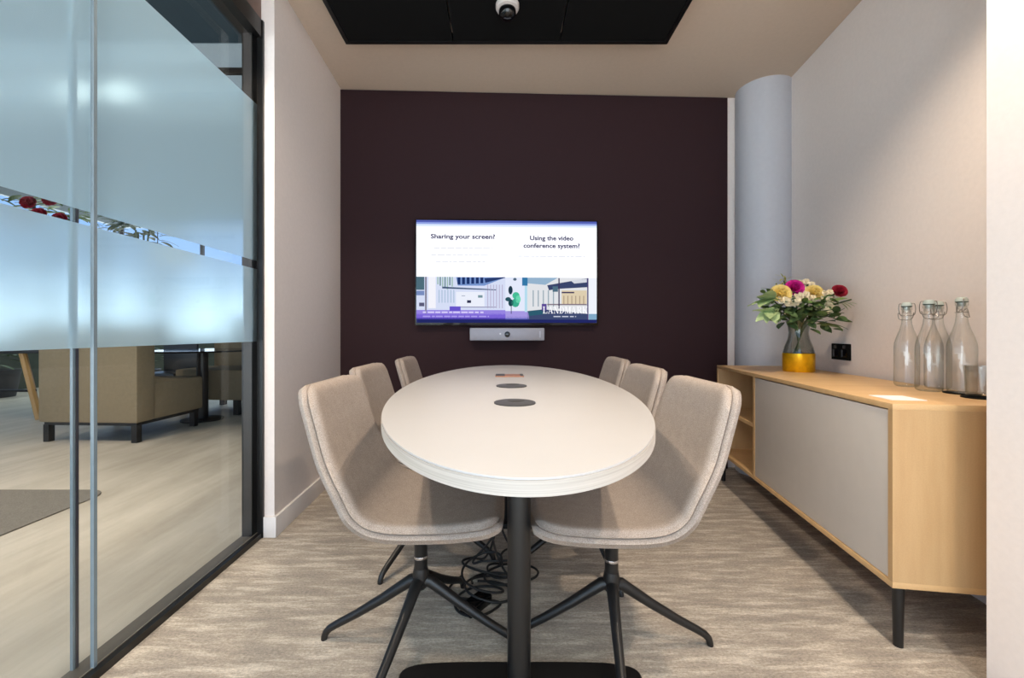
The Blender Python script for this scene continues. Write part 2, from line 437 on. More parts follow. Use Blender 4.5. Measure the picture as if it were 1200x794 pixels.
for yy in (1.13, 2.13):
    y = on_axis(yy)
    MB().tube([(0.008, y, 0.02), (0.008, y, TOP-TH-0.002)], 0.031, 28).build('column', M['black'], T, True)
    MB().box(-0.26, 0.26, y-0.05, y+0.05, TOP-TH-0.012, TOP-TH).build('mounting_plate', M['black'], T)
    pts = []
    for i in range(48):
        an = 2*PI*i/48; cx, cy = math.cos(an), math.sin(an)
        sgn = lambda v: (1 if v >= 0 else -1)
        pts.append((0.012+0.328*sgn(cx)*abs(cx)**0.45, y+0.072*sgn(cy)*abs(cy)**0.45))
    MB().prism(pts, 0.0, 0.024).build('foot', M['black'], T, bevel=0.004)

# ------------------------------------------------------------------ chairs
PROF = [(-0.286, 0.806), (-0.271, 0.755), (-0.255, 0.70), (-0.224, 0.60), (-0.178, 0.508), (-0.150, 0.460), (-0.105, 0.427), (-0.04, 0.413), (0.06, 0.412), (0.15, 0.417), (0.215, 0.427), (0.252, 0.440)]
pp = catmull([(a, 0, b) for a, b in PROF], 10)
# resample by arc length
def resample(pts, n):
    L = [0]
    for i in range(1, len(pts)): L.append(L[-1]+(pts[i]-pts[i-1]).length)
    out = []
    for k in range(n+1):
        t = L[-1]*k/n; i = 1
        while i < len(L)-1 and L[i] < t: i += 1
        f = (t-L[i-1])/max(L[i]-L[i-1], 1e-9); out.append(pts[i-1].lerp(pts[i], f))
    return out, L[-1]
dense, LEN = resample(pp, 400)
def prof_at(s):
    s = max(0, min(LEN, s)); k = s/LEN*400; i = min(int(k), 399); f = k-i
    p = dense[i].lerp(dense[i+1], f)
    a = dense[max(i-4, 0)]; c = dense[min(i+5, 400)]
    t = (c-a).normalized()
    n = Vector((-t.z, 0, t.x))
    if n.x*0.6+n.z*0.4 < 0: n = -n     # towards the sitter
    return p, n
def halfwidth(s):
    f = s/LEN
    return 0.205+0.025*min(1, f/0.45)
def pad(inset, lift0, thick, under, soft):
    """rounded pad following the profile; inset from the outline, sits lift0 above the outer line"""
    CR = 0.062
    s0, s1 = inset, LEN-inset
    rows = []
    n = 64
    for i in range(n+1):
        u = i/n
        u = 0.5-0.5*math.cos(PI*u)           # dense near the ends
        rows.append(s0+(s1-s0)*(0.35*u+0.65*(i/n)) if 0.003 < i/n < 0.997 else (s0 if i == 0 else s1))
    cols = []
    m = 22
    for j in range(m+1):
        a = -1+2*j/m; cols.append(math.sin(a*PI/2)*0.75+a*0.25)
    top = []; bot = []
    for s in rows:
        de = min(s-s0, s1-s)
        hw = halfwidth(s)-inset
        cr = CR-inset*0.5
        if de < cr: hw = hw-cr+math.sqrt(max(0, cr*cr-(cr-de)**2))
        rt = []; rb = []
        for cfx in cols:
            y = cfx*hw
            e = min(de, hw-abs(y))
            rr = max(thick*0.9, soft)
            q = min(1, max(0, e/rr)); h = math.sqrt(max(0, 1-(1-q)**2))
            p, nn = prof_at(s)
            wrap = 0.024*(abs(y)/0.23)**2.2-0.024
            belly = 1.0
            pt = p+nn*(lift0+wrap+under+thick*h); pb = p+nn*(lift0+wrap+under*(1-h))
            rt.append((pt.x, y, pt.z)); rb.append((pb.x, y, pb.z))
        top.append(rt); bot.append(rb)
    mb = MB(); W_ = m+1
    b0 = 0
    for r in top: mb.v += r
    for r in bot: mb.v += r
    off = (n+1)*W_
    for i in range(n):
        for j in range(m):
            a = i*W_+j
            mb.f.append((a, a+1, a+W_+1, a+W_)); a += off
            mb.f.append((a, a+W_, a+W_+1, a+1))
    ring = [(0, j) for j in range(m)]+[(i, m) for i in range(n)]+[(n, j) for j in range(m, 0, -1)]+[(i, 0) for i in range(n, 0, -1)]
    for k in range(len(ring)):
        a = ring[k]; c = ring[(k+1) % len(ring)]
        ia = a[0]*W_+a[1]; ic = c[0]*W_+c[1]
        mb.f.append((ia, ic, ic+off, ia+off))
    return mb

def make_chair(legs):
    c = empty('meeting_chair')
    pad(0.0, 0.0, 0.012, 0.013, 0.012).build('seat_shell', M['fabric'], c, True, merge=False, angle=75)
    pad(0.0035, 0.0225, 0.020, 0.006, 0.034).build('seat_cushion', M['fabric'], c, True, merge=False, angle=75)
    MB().box(-0.085, 0.085, -0.08, 0.08, 0.376, 0.390).build('seat_plate', M['black'], c, bevel=0.003)
    cl = MB().lathe([(0.02, 0.20), (0.02, 0.35), (0.032, 0.377)], 24).build('column', M['black'], c, True)
    MB().lathe([(0.0208, 0.262), (0.0212, 0.264), (0.0212, 0.268), (0.0208, 0.27)], 24).build('joint_ring', M['chrome'], cl, True)
    MB().lathe([(0, 0.168), (0.014, 0.168), (0.024, 0.18), (0.026, 0.205), (0.021, 0.232)], 24).build('hub', M['black'], c, True)
    for a in legs:
        ca, sa = math.cos(R(a)), math.sin(R(a))
        prof = [(0.0, 0.196), (0.03, 0.192), (0.06, 0.172), (0.12, 0.132), (0.20, 0.083), (0.262, 0.049), (0.285, 0.035), (0.297, 0.022), (0.302, 0.008), (0.303, 0.0)]
        rad = [0.018, 0.018, 0.0165, 0.0145, 0.0125, 0.0115, 0.011, 0.0105, 0.010, 0.0095]
        lg = MB().tube([(ca*r, sa*r, z) for r, z in prof], rad, 14).build('leg', M['black'], c, True)
    return c

GRP = None
def place(hx, hy, ang, legs, label):
    """ang: direction the sitter faces; leg directions are given in the room, so turn them back"""
    c = make_chair([l-ang for l in legs])
    c.location = (hx, hy, 0); c.rotation_euler = (0, 0, R(ang))
    tag(c, label, 'chair', 'upholstered swivel chairs around the table')
    return c
place(-0.245, 1.305, 0, (177, -6, -106, 70), 'beige fabric swivel chair nearest the camera on the left side of table')
place(-0.315, 1.880, 0, (160, -20, -118, 62), 'beige fabric chair between two others on the left side of table')
place(-0.275, 2.450, 1, (170, -10, -100, 80), 'beige fabric chair farthest back on the left side, nearest the dark wall')
place(0.333, 1.285, 180, (2, 176, -98, 84), 'beige fabric swivel chair nearest the camera on the right side of table')
place(0.355, 1.830, 180, (20, 200, -75, 105), 'beige fabric chair between two others on the right side of table')
place(0.385, 2.400, 179, (10, 190, -80, 100), 'beige fabric chair farthest back on the right side, nearest the dark wall')

# ------------------------------------------------------------------ sideboard (local: x along the front towards the far end, y towards the wall)
SBA = math.atan2(1.49, 0.228)     # direction of the front edge
SB = empty('sideboard', (1.172, 1.277, 0), SBA, label='long low birch sideboard with grey door and open shelves at its far end', cat='sideboard')
# local +x runs far along the front; local +y points to -X (left) so depth runs towards -y
L_, D_, Z0, Z1 = 1.507, 0.455, 0.184, 0.736
t_ = 0.018
DIV = 0.953
MB().box(0, L_, -D_, 0, Z1-t_, Z1).build('top_panel', M['birch'], SB, bevel=0.001)
MB().box(0, L_, -D_, 0, Z0, Z0+t_).build('bottom_panel', M['birch'], SB, bevel=0.001)
MB().box(0, t_, -D_, 0, Z0+t_, Z1-t_).build('side_panel', M['birchv'], SB)
MB().box(L_-t_, L_, -D_, 0, Z0+t_, Z1-t_).build('side_panel', M['birchv'], SB)
MB().box(DIV, DIV+t_, -D_+0.012, -0.002, Z0+t_, Z1-t_).build('divider', M['birchv'], SB)
MB().box(t_, L_-t_, -D_, -D_+0.01, Z0+t_, Z1-t_).build('back_panel', M['birch'], SB)
MB().box(DIV+t_, L_-t_, -D_+0.012, -0.004, 0.452, 0.470).build('shelf', M['birch'], SB)
MB().box(t_+0.003, DIV-0.003, -0.022, -0.004, Z0+t_+0.003, Z1-t_-0.005).build('door', M['greydoor'], SB, bevel=0.001)
for x in (0.022, L_-0.03):
    for y in (-0.030, -D_+0.03):
        MB().tube([(x, y, Z0+0.001), (x, y, 0.0)], [0.0155, 0.0125], 16).build('leg', M['black'], SB, True)

# socket on the right wall
so = empty('wall_socket', (rightX(2.265)-0.001, 2.265, 0.846), PI/2-math.atan(0.135), label='black double power socket on the wall above the sideboard', cat='socket')
MB().box(-0.073, 0.073, 0.0, 0.010, -0.043, 0.043).build('socket_plate', M['blackmat'], so, bevel=0.003)
for x in (-0.036, 0.036):
    MB().box(x-0.022, x+0.022, 0.010, 0.013, -0.028, 0.012).build('outlet', M['blackgloss'], so, bevel=0.001)
    MB().box(x-0.008, x+0.008, 0.010, 0.015, 0.018, 0.034).build('rocker_switch', M['grommet'], so, bevel=0.001)

# ------------------------------------------------------------------ things on the sideboard
def bottle():
    o = empty('swing_top_bottle')
    pr = [(0.0, 0.004), (0.030, 0.0), (0.036, 0.004), (0.0385, 0.012), (0.0385, 0.155), (0.037, 0.172), (0.031, 0.195), (0.022, 0.222), (0.0165, 0.245), (0.0145, 0.27), (0.0145, 0.30), (0.0165, 0.303), (0.0165, 0.311), (0.013, 0.314)]
    pr2 = [(max(r-0.003, 0), z+0.004 if i < 3 else z) for i, (r, z) in enumerate(pr)][::-1]
    MB().lathe(pr+[(0.0115, 0.314), (0.0115, 0.290)], 40).build('glass_body', M['bottle'], o, True)
    st = MB().lathe([(0, 0.300), (0.009, 0.300), (0.011, 0.3145), (0.0165, 0.316), (0.0165, 0.324), (0.012, 0.331), (0, 0.333)], 24).build('stopper', M['ceramic'], o, True)
    MB().lathe([(0.0125, 0.3135), (0.0168, 0.3138), (0.0168, 0.3168), (0.0125, 0.317)], 24).build('gasket', M['gasket'], st, True)
    w = MB()
    for s in (1, -1):
        w.tube(catmull([(0, s*0.017, 0.327), (0.002, s*0.023, 0.325), (0.004, s*0.0255, 0.305), (0.006, s*0.022, 0.285), (0.004, s*0.0165, 0.279)], 5), 0.0013, 6)
        w.tube(catmull([(0.004, s*0.0165, 0.279), (-0.006, s*0.0235, 0.290), (-0.012, s*0.020, 0.268), (-0.017, s*0.008, 0.262)], 5), 0.0013, 6)
    w.tube([(0, -0.018, 0.327), (0, 0.018, 0.327)], 0.0013, 6)
    w.tube([(-0.017, -0.008, 0.262), (-0.017, 0.008, 0.262)], 0.0013, 6)
    w.tube([(0.0165*math.cos(a*PI/12), 0.0165*math.sin(a*PI/12), 0.279) for a in range(25)], 0.0013, 6)
    w.build('wire_bail', M['wire'], o, True)
    return o
bp = bottle()
BL = [(1.607, 1.69, 0.5, Z1, 'clear swing-top glass bottle standing farthest left of the four, nearest the flowers'),
      (1.562, 1.557, 1.2, Z1, 'swing-top glass bottle in front of the group, second from left'),
      (1.664, 1.625, 0.3, Z1, 'swing-top glass bottle at the back against the wall, half hidden behind another'),
      (1.606, 1.487, 2.6, Z1+0.004, 'swing-top glass bottle nearest the tumbler, standing on a dark coaster')]
for i, (x, y, rz, z, lb) in enumerate(BL):
    o = bp if i == 0 else copy_tree(bp)
    o.location = (x, y, z); o.rotation_euler = (0, 0, rz); tag(o, lb, 'bottle', 'swing-top bottles on the sideboard')
def coaster(x, y, lb):
    tag(MB().lathe([(0, 0), (0.047, 0), (0.048, 0.002), (0.047, 0.004), (0, 0.004)], 40).build('coaster', M['blackmat'], None, True, loc=(x, y, Z1)), lb, 'coaster', 'dark coasters on the sideboard')
coaster(1.606, 1.487, 'thin dark round coaster under the bottle nearest the tumbler')
coaster(1.560, 1.385, 'thin dark round coaster under the glass tumbler at the end')
tb = MB().lathe([(0, 0.0), (0.033, 0.0), (0.036, 0.004), (0.040, 0.10), (0.0385, 0.101), (0.037, 0.10), (0.034, 0.012), (0, 0.010)], 40).build('glass_tumbler', M['bottle'], None, True, loc=(1.560, 1.385, Z1+0.004))
tag(tb, 'clear glass tumbler beside the white wall edge at the sideboard end', 'glass')
cd = MB().box(-0.05, 0.05, -0.05, 0.05, 0, 0.002).build('paper_card', M['white'], None, loc=(1.285, 1.385, Z1), rz=SBA)
tag(cd, 'small white square card lying flat at the sideboard front edge', 'card')

# vase
VX, VY = 1.625, 2.33
va = empty('flower_vase', (VX, VY, Z1), label='smoky glass vase with a gold base holding the flowers', cat='vase')
vp = [(0.0, 0.002), (0.070, 0.0), (0.074, 0.006), (0.074, 0.10), (0.066, 0.135), (0.052, 0.175), (0.046, 0.21), (0.050, 0.245), (0.060, 0.275)]
MB().lathe(vp+[(r-0.004 if r > 0.01 else 0, z if i < len(vp)-2 else z+0.006) for i, (r, z) in enumerate(vp[::-1])], 48).build('glass_body', M['vase'], va, True)
MB().lathe([(0.0705, 0.0005), (0.0748, 0.006), (0.0750, 0.099), (0.0744, 0.0995), (0.0742, 0.006), (0.0702, 0.0)], 48).build('gold_base', M['gold'], va, True)
for k, (dx, dy) in enumerate(((0.02, -0.074),)):
    pass

rnd = random.Random(7)
def leaf(mb, base, d, length, width, bend=0.25, twist=0.0, cup=0.15):
    base = Vector(base); d = Vector(d).normalized()
    side = d.cross(Vector((0, 0, 1)))
    if side.length < 1e-3: side = Vector((1, 0, 0))
    side.normalize(); side = Matrix.Rotation(twist, 3, d) @ side
    nrm = side.cross(d).normalized()
    def fn(u, v):
        w = width*math.sin(PI*min(1, u*0.94+0.04))**0.8*(v-0.5)
        return base+d*length*u+side*w+nrm*(-bend*length*u*u+cup*abs(v-0.5)*width)
    mb.grid(fn, 7, 4)
def bloom(mb, c, up, r, rings, petals, open_=1.0):
    c = Vector(c); up = Vector(up).normalized()
    q = up.to_track_quat('Z', 'Y')
    for k in range(rings):
        f = (k+1)/rings
        n = max(4, int(petals*(0.5+0.5*f)))
        for i in range(n):
            a = 2*PI*i/n+k*0.7
            tilt = (0.1+1.55*f*open_)
            d = Vector((math.cos(a)*math.sin(tilt), math.sin(a)*math.sin(tilt), math.cos(tilt)+0.15))
            sd = Vector((-math.sin(a), math.cos(a), 0))
            nn = d.cross(sd)
            ln = r*(0.65+0.4*f); w = r*(0.55+0.35*f)*(8/ max(n, 5))**0.5
            base = Vector((0, 0, -r*0.25))
            def fn(u, v):
                ww = w*math.sin(PI*min(1, u*0.75+0.08))**0.6*(v-0.5)
                return c+q @ (base+d*ln*u+sd*ww+nn*(r*0.28*u*u-0.35*ww*ww/max(w, 1e-6)))
            mb.grid(fn, 4, 3)
def stem_pts(top, lean=0.4):
    t = Vector(top); b = Vector((-t.x*0.22, -t.y*0.22, 0.03)); n = Vector((t.x*0.16, t.y*0.16, 0.25))
    return catmull([b, (b+n)/2+Vector((0, 0, 0)), n, n.lerp(t, 0.55)+Vector((0, 0, 0.025)), t], 6)
def flower(name, top, lb, cat, build_head, mat, headname='bloom', leaves=0, grp=None, leafm='leaf', r=0.0036):
    o = empty(name, (VX, VY, Z1), label=lb, cat=cat, group=grp)
    pts = stem_pts(top)
    st = MB().tube(pts, r, 7).build('stem', M['stem'], o, True)
    mb = MB(); build_head(mb, Vector(top), (pts[-1]-pts[-4]).normalized()); mb.build(headname, mat, o, True, merge=False)
    if leaves:
        lm = MB()
        for k in range(leaves):
            p = pts[int(len(pts)*(0.62+0.3*k/max(leaves, 1)))]
            a = rnd.uniform(0, 2*PI)
            leaf(lm, p, (math.cos(a), math.sin(a), rnd.uniform(-0.1, 0.5)), rnd.uniform(0.06, 0.10), rnd.uniform(0.022, 0.034), 0.3, rnd.uniform(-0.6, 0.6))
        lm.build('leaves', M[leafm], o, True, merge=False)
    return o
# positions relative to vase base: x right, y depth, z up
flower('rose', (-0.156, -0.09, 0.416), 'large yellow rose at the left front of the bouquet', 'flower', lambda m, c, u: bloom(m, c, Vector((-0.25, -0.9, 0.35)), 0.050, 5, 9), M['yellow'], leaves=3)
flower('rose', (0.005, -0.11, 0.42), 'pale yellow rose at the right front of the bouquet', 'flower', lambda m, c, u: bloom(m, c, Vector((-0.25, -0.9, 0.4)), 0.042, 5, 9), M['yellow'], leaves=3)
flower('chrysanthemum', (-0.063, -0.06, 0.45), 'bright magenta flower at the top middle of the bouquet', 'flower', lambda m, c, u: bloom(m, c, Vector((-0.35, -0.9, 0.35)), 0.044, 4, 14), M['magenta'], leaves=2)
flower('carnation', (0.057, -0.21, 0.418), 'dark red carnation at the right edge of the bouquet', 'flower', lambda m, c, u: bloom(m, c, Vector((-0.2, -0.85, 0.45)), 0.034, 4, 11), M['red'], leaves=2)
def cluster(n, spread, r):
    def f(m, c, u):
        for k in range(n):
            p = c+Vector((rnd.uniform(-1, 1)*spread, rnd.uniform(-1, 1)*spread, rnd.uniform(-0.6, 0.7)*spread))
            bloom(m, p, Vector((rnd.uniform(-0.9, 0.3), -0.9, 0.4)), r, 2, 5)
    return f
for tp, lb in (((-0.063, -0.13, 0.394), 'cream filler flower cluster between the two yellow roses'),
               ((0.006, -0.20, 0.335), 'cream filler flower cluster low on the right of the bouquet'),
               ((0.035, -0.18, 0.392), 'cream filler flower cluster just left of the red carnation'),
               ((0.020, -0.04, 0.470), 'cream filler flower cluster rising behind the pale yellow rose'),
               ((-0.14, -0.14, 0.375), 'cream filler flower cluster below the large yellow rose')):
    flower('filler_flower', tp, lb, 'flower', cluster(14, 0.033, 0.014), M['cream'], leaves=2, grp='cream filler flowers in the vase')
def sprig(m, c, u):
    for k in range(18):
        p = c+Vector((rnd.uniform(-0.035, 0.035), rnd.uniform(-0.03, 0.03), rnd.uniform(-0.04, 0.03)))
        leaf(m, p, (rnd.uniform(-1, 1), rnd.uniform(-1, 1), 0.6), 0.025, 0.009, 0.2)
flower('goldenrod', (-0.08, 0.0, 0.495), 'yellow green sprig standing highest in the bouquet', 'foliage', sprig, M['lime'], 'sprig')
def broad(dirs, l, w):
    def f(m, c, u):
        for d in dirs: leaf(m, c-Vector(d).normalized()*l*0.35, d, l, w, 0.35, rnd.uniform(-0.5, 0.5))
    return f
flower('leafy_stem', (-0.215, -0.08, 0.39), 'broad pale green leaves at the upper left of the bouquet', 'foliage', broad([(-1, -0.2, 0.15), (-0.7, -0.4, 0.5), (-0.9, 0.3, 0.1), (-0.3, -0.5, 0.6), (-0.9, -0.6, 0.0)], 0.145, 0.072), M['leafpale'], 'leaves')
flower('leafy_stem', (-0.225, -0.12, 0.325), 'broad pale green leaves hanging at the lower left of the bouquet', 'foliage', broad([(-1, -0.2, -0.25), (-0.8, -0.5, -0.3), (-0.6, 0.1, 0.3), (-0.5, -0.7, 0.0), (-0.2, -0.8, -0.3)], 0.13, 0.064), M['leafpale'], 'leaves')
def bushy(n, l, w):
    def f(m, c, u):
        for k in range(n):
            leaf(m, c+Vector((rnd.uniform(-.05, .05), rnd.uniform(-.05, .05), rnd.uniform(-.06, .03))), (rnd.uniform(-1, 1)+u.x, rnd.uniform(-1, 0.4)+u.y, rnd.uniform(-0.3, 0.9)), l*rnd.uniform(0.7, 1.2), w*rnd.uniform(0.7, 1.2), 0.25, rnd.uniform(-0.8, 0.8))
    return f
flower('leafy_stem', (-0.06, -0.09, 0.335), 'dark green leaves filling the middle under the roses', 'foliage', bushy(48, 0.09, 0.034), M['leafdark'], 'leaves')
flower('leafy_stem', (-0.01, -0.19, 0.29), 'dark green leaves under the flowers on the right of the bouquet', 'foliage', bushy(32, 0.085, 0.032), M['leafdark'], 'leaves')
flower('leafy_stem', (-0.15, -0.08, 0.315), 'dark green leaves under the flowers on the left of the bouquet', 'foliage', bushy(34, 0.085, 0.034), M['leafdark'], 'leaves')
flower('leafy_stem', (-0.02, -0.16, 0.35), 'mid green leaves between pale yellow rose and red carnation', 'foliage', bushy(30, 0.075, 0.03), M['leaf'], 'leaves')
flower('leafy_stem', (-0.13, -0.03, 0.40), 'mid green leaves behind the large yellow rose', 'foliage', bushy(18, 0.075, 0.03), M['leaf'], 'leaves')
flower('seed_stalk', (0.100, -0.23, 0.375), 'thin pale stalk drooping farthest right of the bouquet', 'foliage', lambda m, c, u: [leaf(m, c-u*0.05+Vector((0.01*k, 0, 0)), (0.9, -0.1, -0.5+0.2*k), 0.05, 0.010, 0.3) for k in range(4)], M['leafpale'], 'leaves')

# ------------------------------------------------------------------ screen and video bar on the dark wall
ANG = math.atan(0.038)
tv = empty('wall_screen', (0.041, backY(0.041)-0.019, 1.351), ANG, label='large wall-mounted flat screen showing a bright help page', cat='screen')
HW, HH = 0.618, 0.356
MB().box(-HW, HW, -0.045, -0.004, -HH, HH).build('screen_housing', M['blackgloss'], tv, bevel=0.003)
MB().box(-0.2, 0.2, -0.006, 0.0, -0.15, 0.15).build('wall_bracket', M['black'], tv)
SX0, SX1, SZ0, SZ1 = -0.609, 0.609, -0.338, 0.347
YS = -0.0455
mb = MB(); mb.poly([(SX0, YS, SZ0), (SX1, YS, SZ0), (SX1, YS, SZ1), (SX0, YS, SZ1)])
mb.build('display', emit('display_white', (246, 248, 255), 1.25), tv)
def sx(z): return SX0+(z-85)/(1075-85)*(SX1-SX0)
def sz(z): return SZ1-(z-90)/(650-90)*(SZ1-SZ0)
def vc_emit():
    t = NT('display_picture'); t.n.remove(t.p)
    a = t.add('ShaderNodeAttribute', attribute_name='Col'); e = t.add('ShaderNodeEmission')
    t.ln(a.outputs['Color'], e.inputs['Color']); e.inputs['Strength'].default_value = 1.0
    t.ln(e.outputs[0], t.out.inputs['Surface']); return t.m
PIC = []   # (polygon in crop units, colour, layer)
def rect(x0, y0, x1, y1, c, k=1): PIC.append(([(x0, y0), (x1, y0), (x1, y1), (x0, y1)], c, k))
def pol(pts, c, k=1): PIC.append((pts, c, k))
rect(85, 88, 1075, 100, (84, 96, 178)); rect(85, 100, 1075, 110, (150, 168, 232)); rect(85, 110, 1075, 122, (222, 236, 255))
# left picture: office
rect(85, 398, 570, 650, (214, 222, 246))
rect(85, 398, 128, 470, (78, 108, 122), 2); rect(85, 475, 128, 500, (120, 140, 190), 2); rect(100, 540, 128, 560, (90, 90, 120), 2)
rect(132, 398, 141, 600, (128, 126, 146), 2); rect(150, 398, 190, 570, (244, 244, 252), 2)
for k in range(7): rect(198+13*k, 398, 205+13*k, 440+((k*37) % 30), (104, 138, 140) if k % 2 else (160, 190, 180), 2)
for k in range(6): rect(308+25*k, 400, 324+25*k, 440-k*1.5, (30, 52, 104), 3)
pol([(300, 400), (570, 400), (455, 446), (310, 446)], (120, 150, 206), 2)
pol([(455, 405), (565, 398), (570, 402), (460, 430)], (40, 60, 110), 3)
pol([(225, 452), (520, 466), (520, 471), (225, 462)], (70, 90, 120), 3)
for k in range(6): rect(205+16*k, 470, 211+16*k, 540, (176, 196, 220), 2)
rect(300, 480, 455, 560, (236, 240, 252), 2); rect(360, 526, 382, 541, (50, 54, 84), 3); rect(420, 498, 445, 512, (120, 150, 160), 3); rect(330, 500, 350, 504, (160, 170, 190), 3)
for k in range(6): rect(470+16*k, 440, 476+16*k, 570, (190, 186, 214), 3)
rect(300, 562, 520, 566, (130, 126, 160), 3)
rect(85, 580, 570, 606, (150, 132, 226), 2); rect(265, 560, 325, 585, (104, 84, 204), 3); rect(85, 600, 570, 625, (122, 100, 214), 2); rect(85, 622, 570, 650, (70, 60, 160), 2)
# middle: plant
rect(570, 398, 690, 650, (228, 234, 252), 2); rect(570, 585, 700, 625, (166, 152, 226), 3); rect(570, 615, 700, 650, (92, 96, 180), 3)
for (cx, cy, w, h, c) in ((598, 470, 12, 24, (30, 56, 74)), (585, 520, 16, 12, (40, 84, 96)), (600, 540, 14, 20, (30, 70, 80)), (628, 500, 20, 20, (70, 190, 150)), (625, 540, 22, 24, (60, 170, 140)), (640, 520, 14, 22, (110, 220, 180)), (622, 398+12, 10, 8, (90, 110, 130))):
    pol([(cx+w*math.cos(k*PI/6), cy+h*math.sin(k*PI/6)) for k in range(12)], c, 4)
rect(600, 560, 604, 600, (60, 70, 90), 4)
# right picture: glazed office
rect(690, 400, 1030, 650, (226, 228, 232), 2); rect(662, 400, 692, 445, (52, 120, 168), 4); rect(676, 445, 690, 590, (180, 220, 238), 4)
pol([(690, 400), (860, 400), (790, 440), (692, 432)], (150, 180, 206), 3); pol([(800, 442), (1024, 402), (1024, 452), (860, 462), (810, 470)], (58, 70, 108), 3)
pol([(930, 415), (1020, 405), (1020, 425), (950, 432)], (212, 216, 226), 4); rect(830, 448, 860, 478, (80, 110, 130), 4)
rect(880, 470, 1020, 545, (222, 206, 176), 3); rect(880, 478, 950, 486, (70, 62, 92), 4)
for k in range(5): rect(720+28*k, 470, 726+28*k, 560, (150, 168, 180), 3)
for k in range(6): rect(890+22*k, 500, 895+22*k, 545, (170, 150, 130), 4)
rect(800, 545, 1020, 552, (130, 118, 130), 4); rect(862, 402, 869, 570, (62, 56, 92), 5)
pol([(690, 585), (780, 575), (1024, 600), (1024, 650), (690, 650)], (62, 74, 112), 3); pol([(692, 585), (760, 578), (800, 600), (700, 612)], (46, 92, 112), 4)
rect(1022, 402, 1029, 640, (80, 70, 120), 5); rect(1030, 400, 1075, 600, (240, 244, 252), 2); rect(1030, 600, 1075, 632, (130, 170, 200), 3)
rect(770, 545, 797, 580, (92, 74, 150), 5)
rect(85, 632, 1075, 650, (34, 40, 100), 6)
# lines too small to read, as dashes
def dashes(x0, x1, y, h, c, seed, k=7):
    r_ = random.Random(seed); x = x0
    while x < x1:
        w = r_.uniform(14, 42); rect(x, y, min(x+w, x1), y+h, c, k); x += w+r_.uniform(5, 9)
dashes(120, 450, 588, 9, (214, 204, 250), 1); dashes(120, 480, 611, 8, (170, 156, 236), 2)
for i, (a, b_, y) in enumerate(((180, 500, 238), (165, 480, 276), (190, 460, 312), (640, 1010, 280))):
    dashes(a, b_, y, 5, (226, 228, 236), 10+i)
dashes(835, 960, 612, 6, (200, 204, 222), 20)
def text_mesh(body, size, bold=0.0):
    cu = bpy.data.curves.new('txt', 'FONT'); cu.body = body; cu.size = size; cu.offset = bold; cu.resolution_u = 3
    cu.align_x = 'CENTER'
    ob = bpy.data.objects.new('txt', cu); col.objects.link(ob)
    dg = bpy.context.evaluated_depsgraph_get(); dg.update()
    me = bpy.data.meshes.new_from_object(ob.evaluated_get(dg))
    bpy.data.objects.remove(ob); return me
me = bpy.data.meshes.new('display_picture')
vv, ff, cc_ = [], [], []
for pts, c, k in PIC:
    b0 = len(vv); vv += [(sx(x), YS-0.0001*k-0.0001, sz(y)) for x, y in pts]; ff.append(tuple(range(b0, b0+len(pts)))); cc_.append(lin(c))
me.from_pydata(vv, [], ff); ca_ = me.color_attributes.new('Col', 'FLOAT_COLOR', 'CORNER')
li = 0
for p in me.polygons:
    for q in p.loop_indices: ca_.data[q].color = cc_[p.index]
me.materials.append(vc_emit())
o = bpy.data.objects.new('display_picture', me); col.objects.link(o); o.parent = tv
INK = emit('display_ink', (66, 62, 96), 1.0)
def head(body, cx, base, width, name='display_text', size=0.042):
    m = text_mesh(body, size, 0.0012); xs_ = [v.co.x for v in m.vertices]; w = max(xs_)-min(xs_); k = (width/990*(SX1-SX0))/w; c = (max(xs_)+min(xs_))/2
    for v in m.vertices: v.co = ((v.co.x-c)*k, 0, v.co.y)
    m.materials.clear(); m.materials.append(INK)
    o = bpy.data.objects.new(name, m); col.objects.link(o); o.parent = tv; o.location = (sx(cx), YS-0.001, sz(base))
head('Sharing your screen?', 338, 188, 350); head('Using the video', 825, 193, 240); head('conference system?', 825, 235, 312)
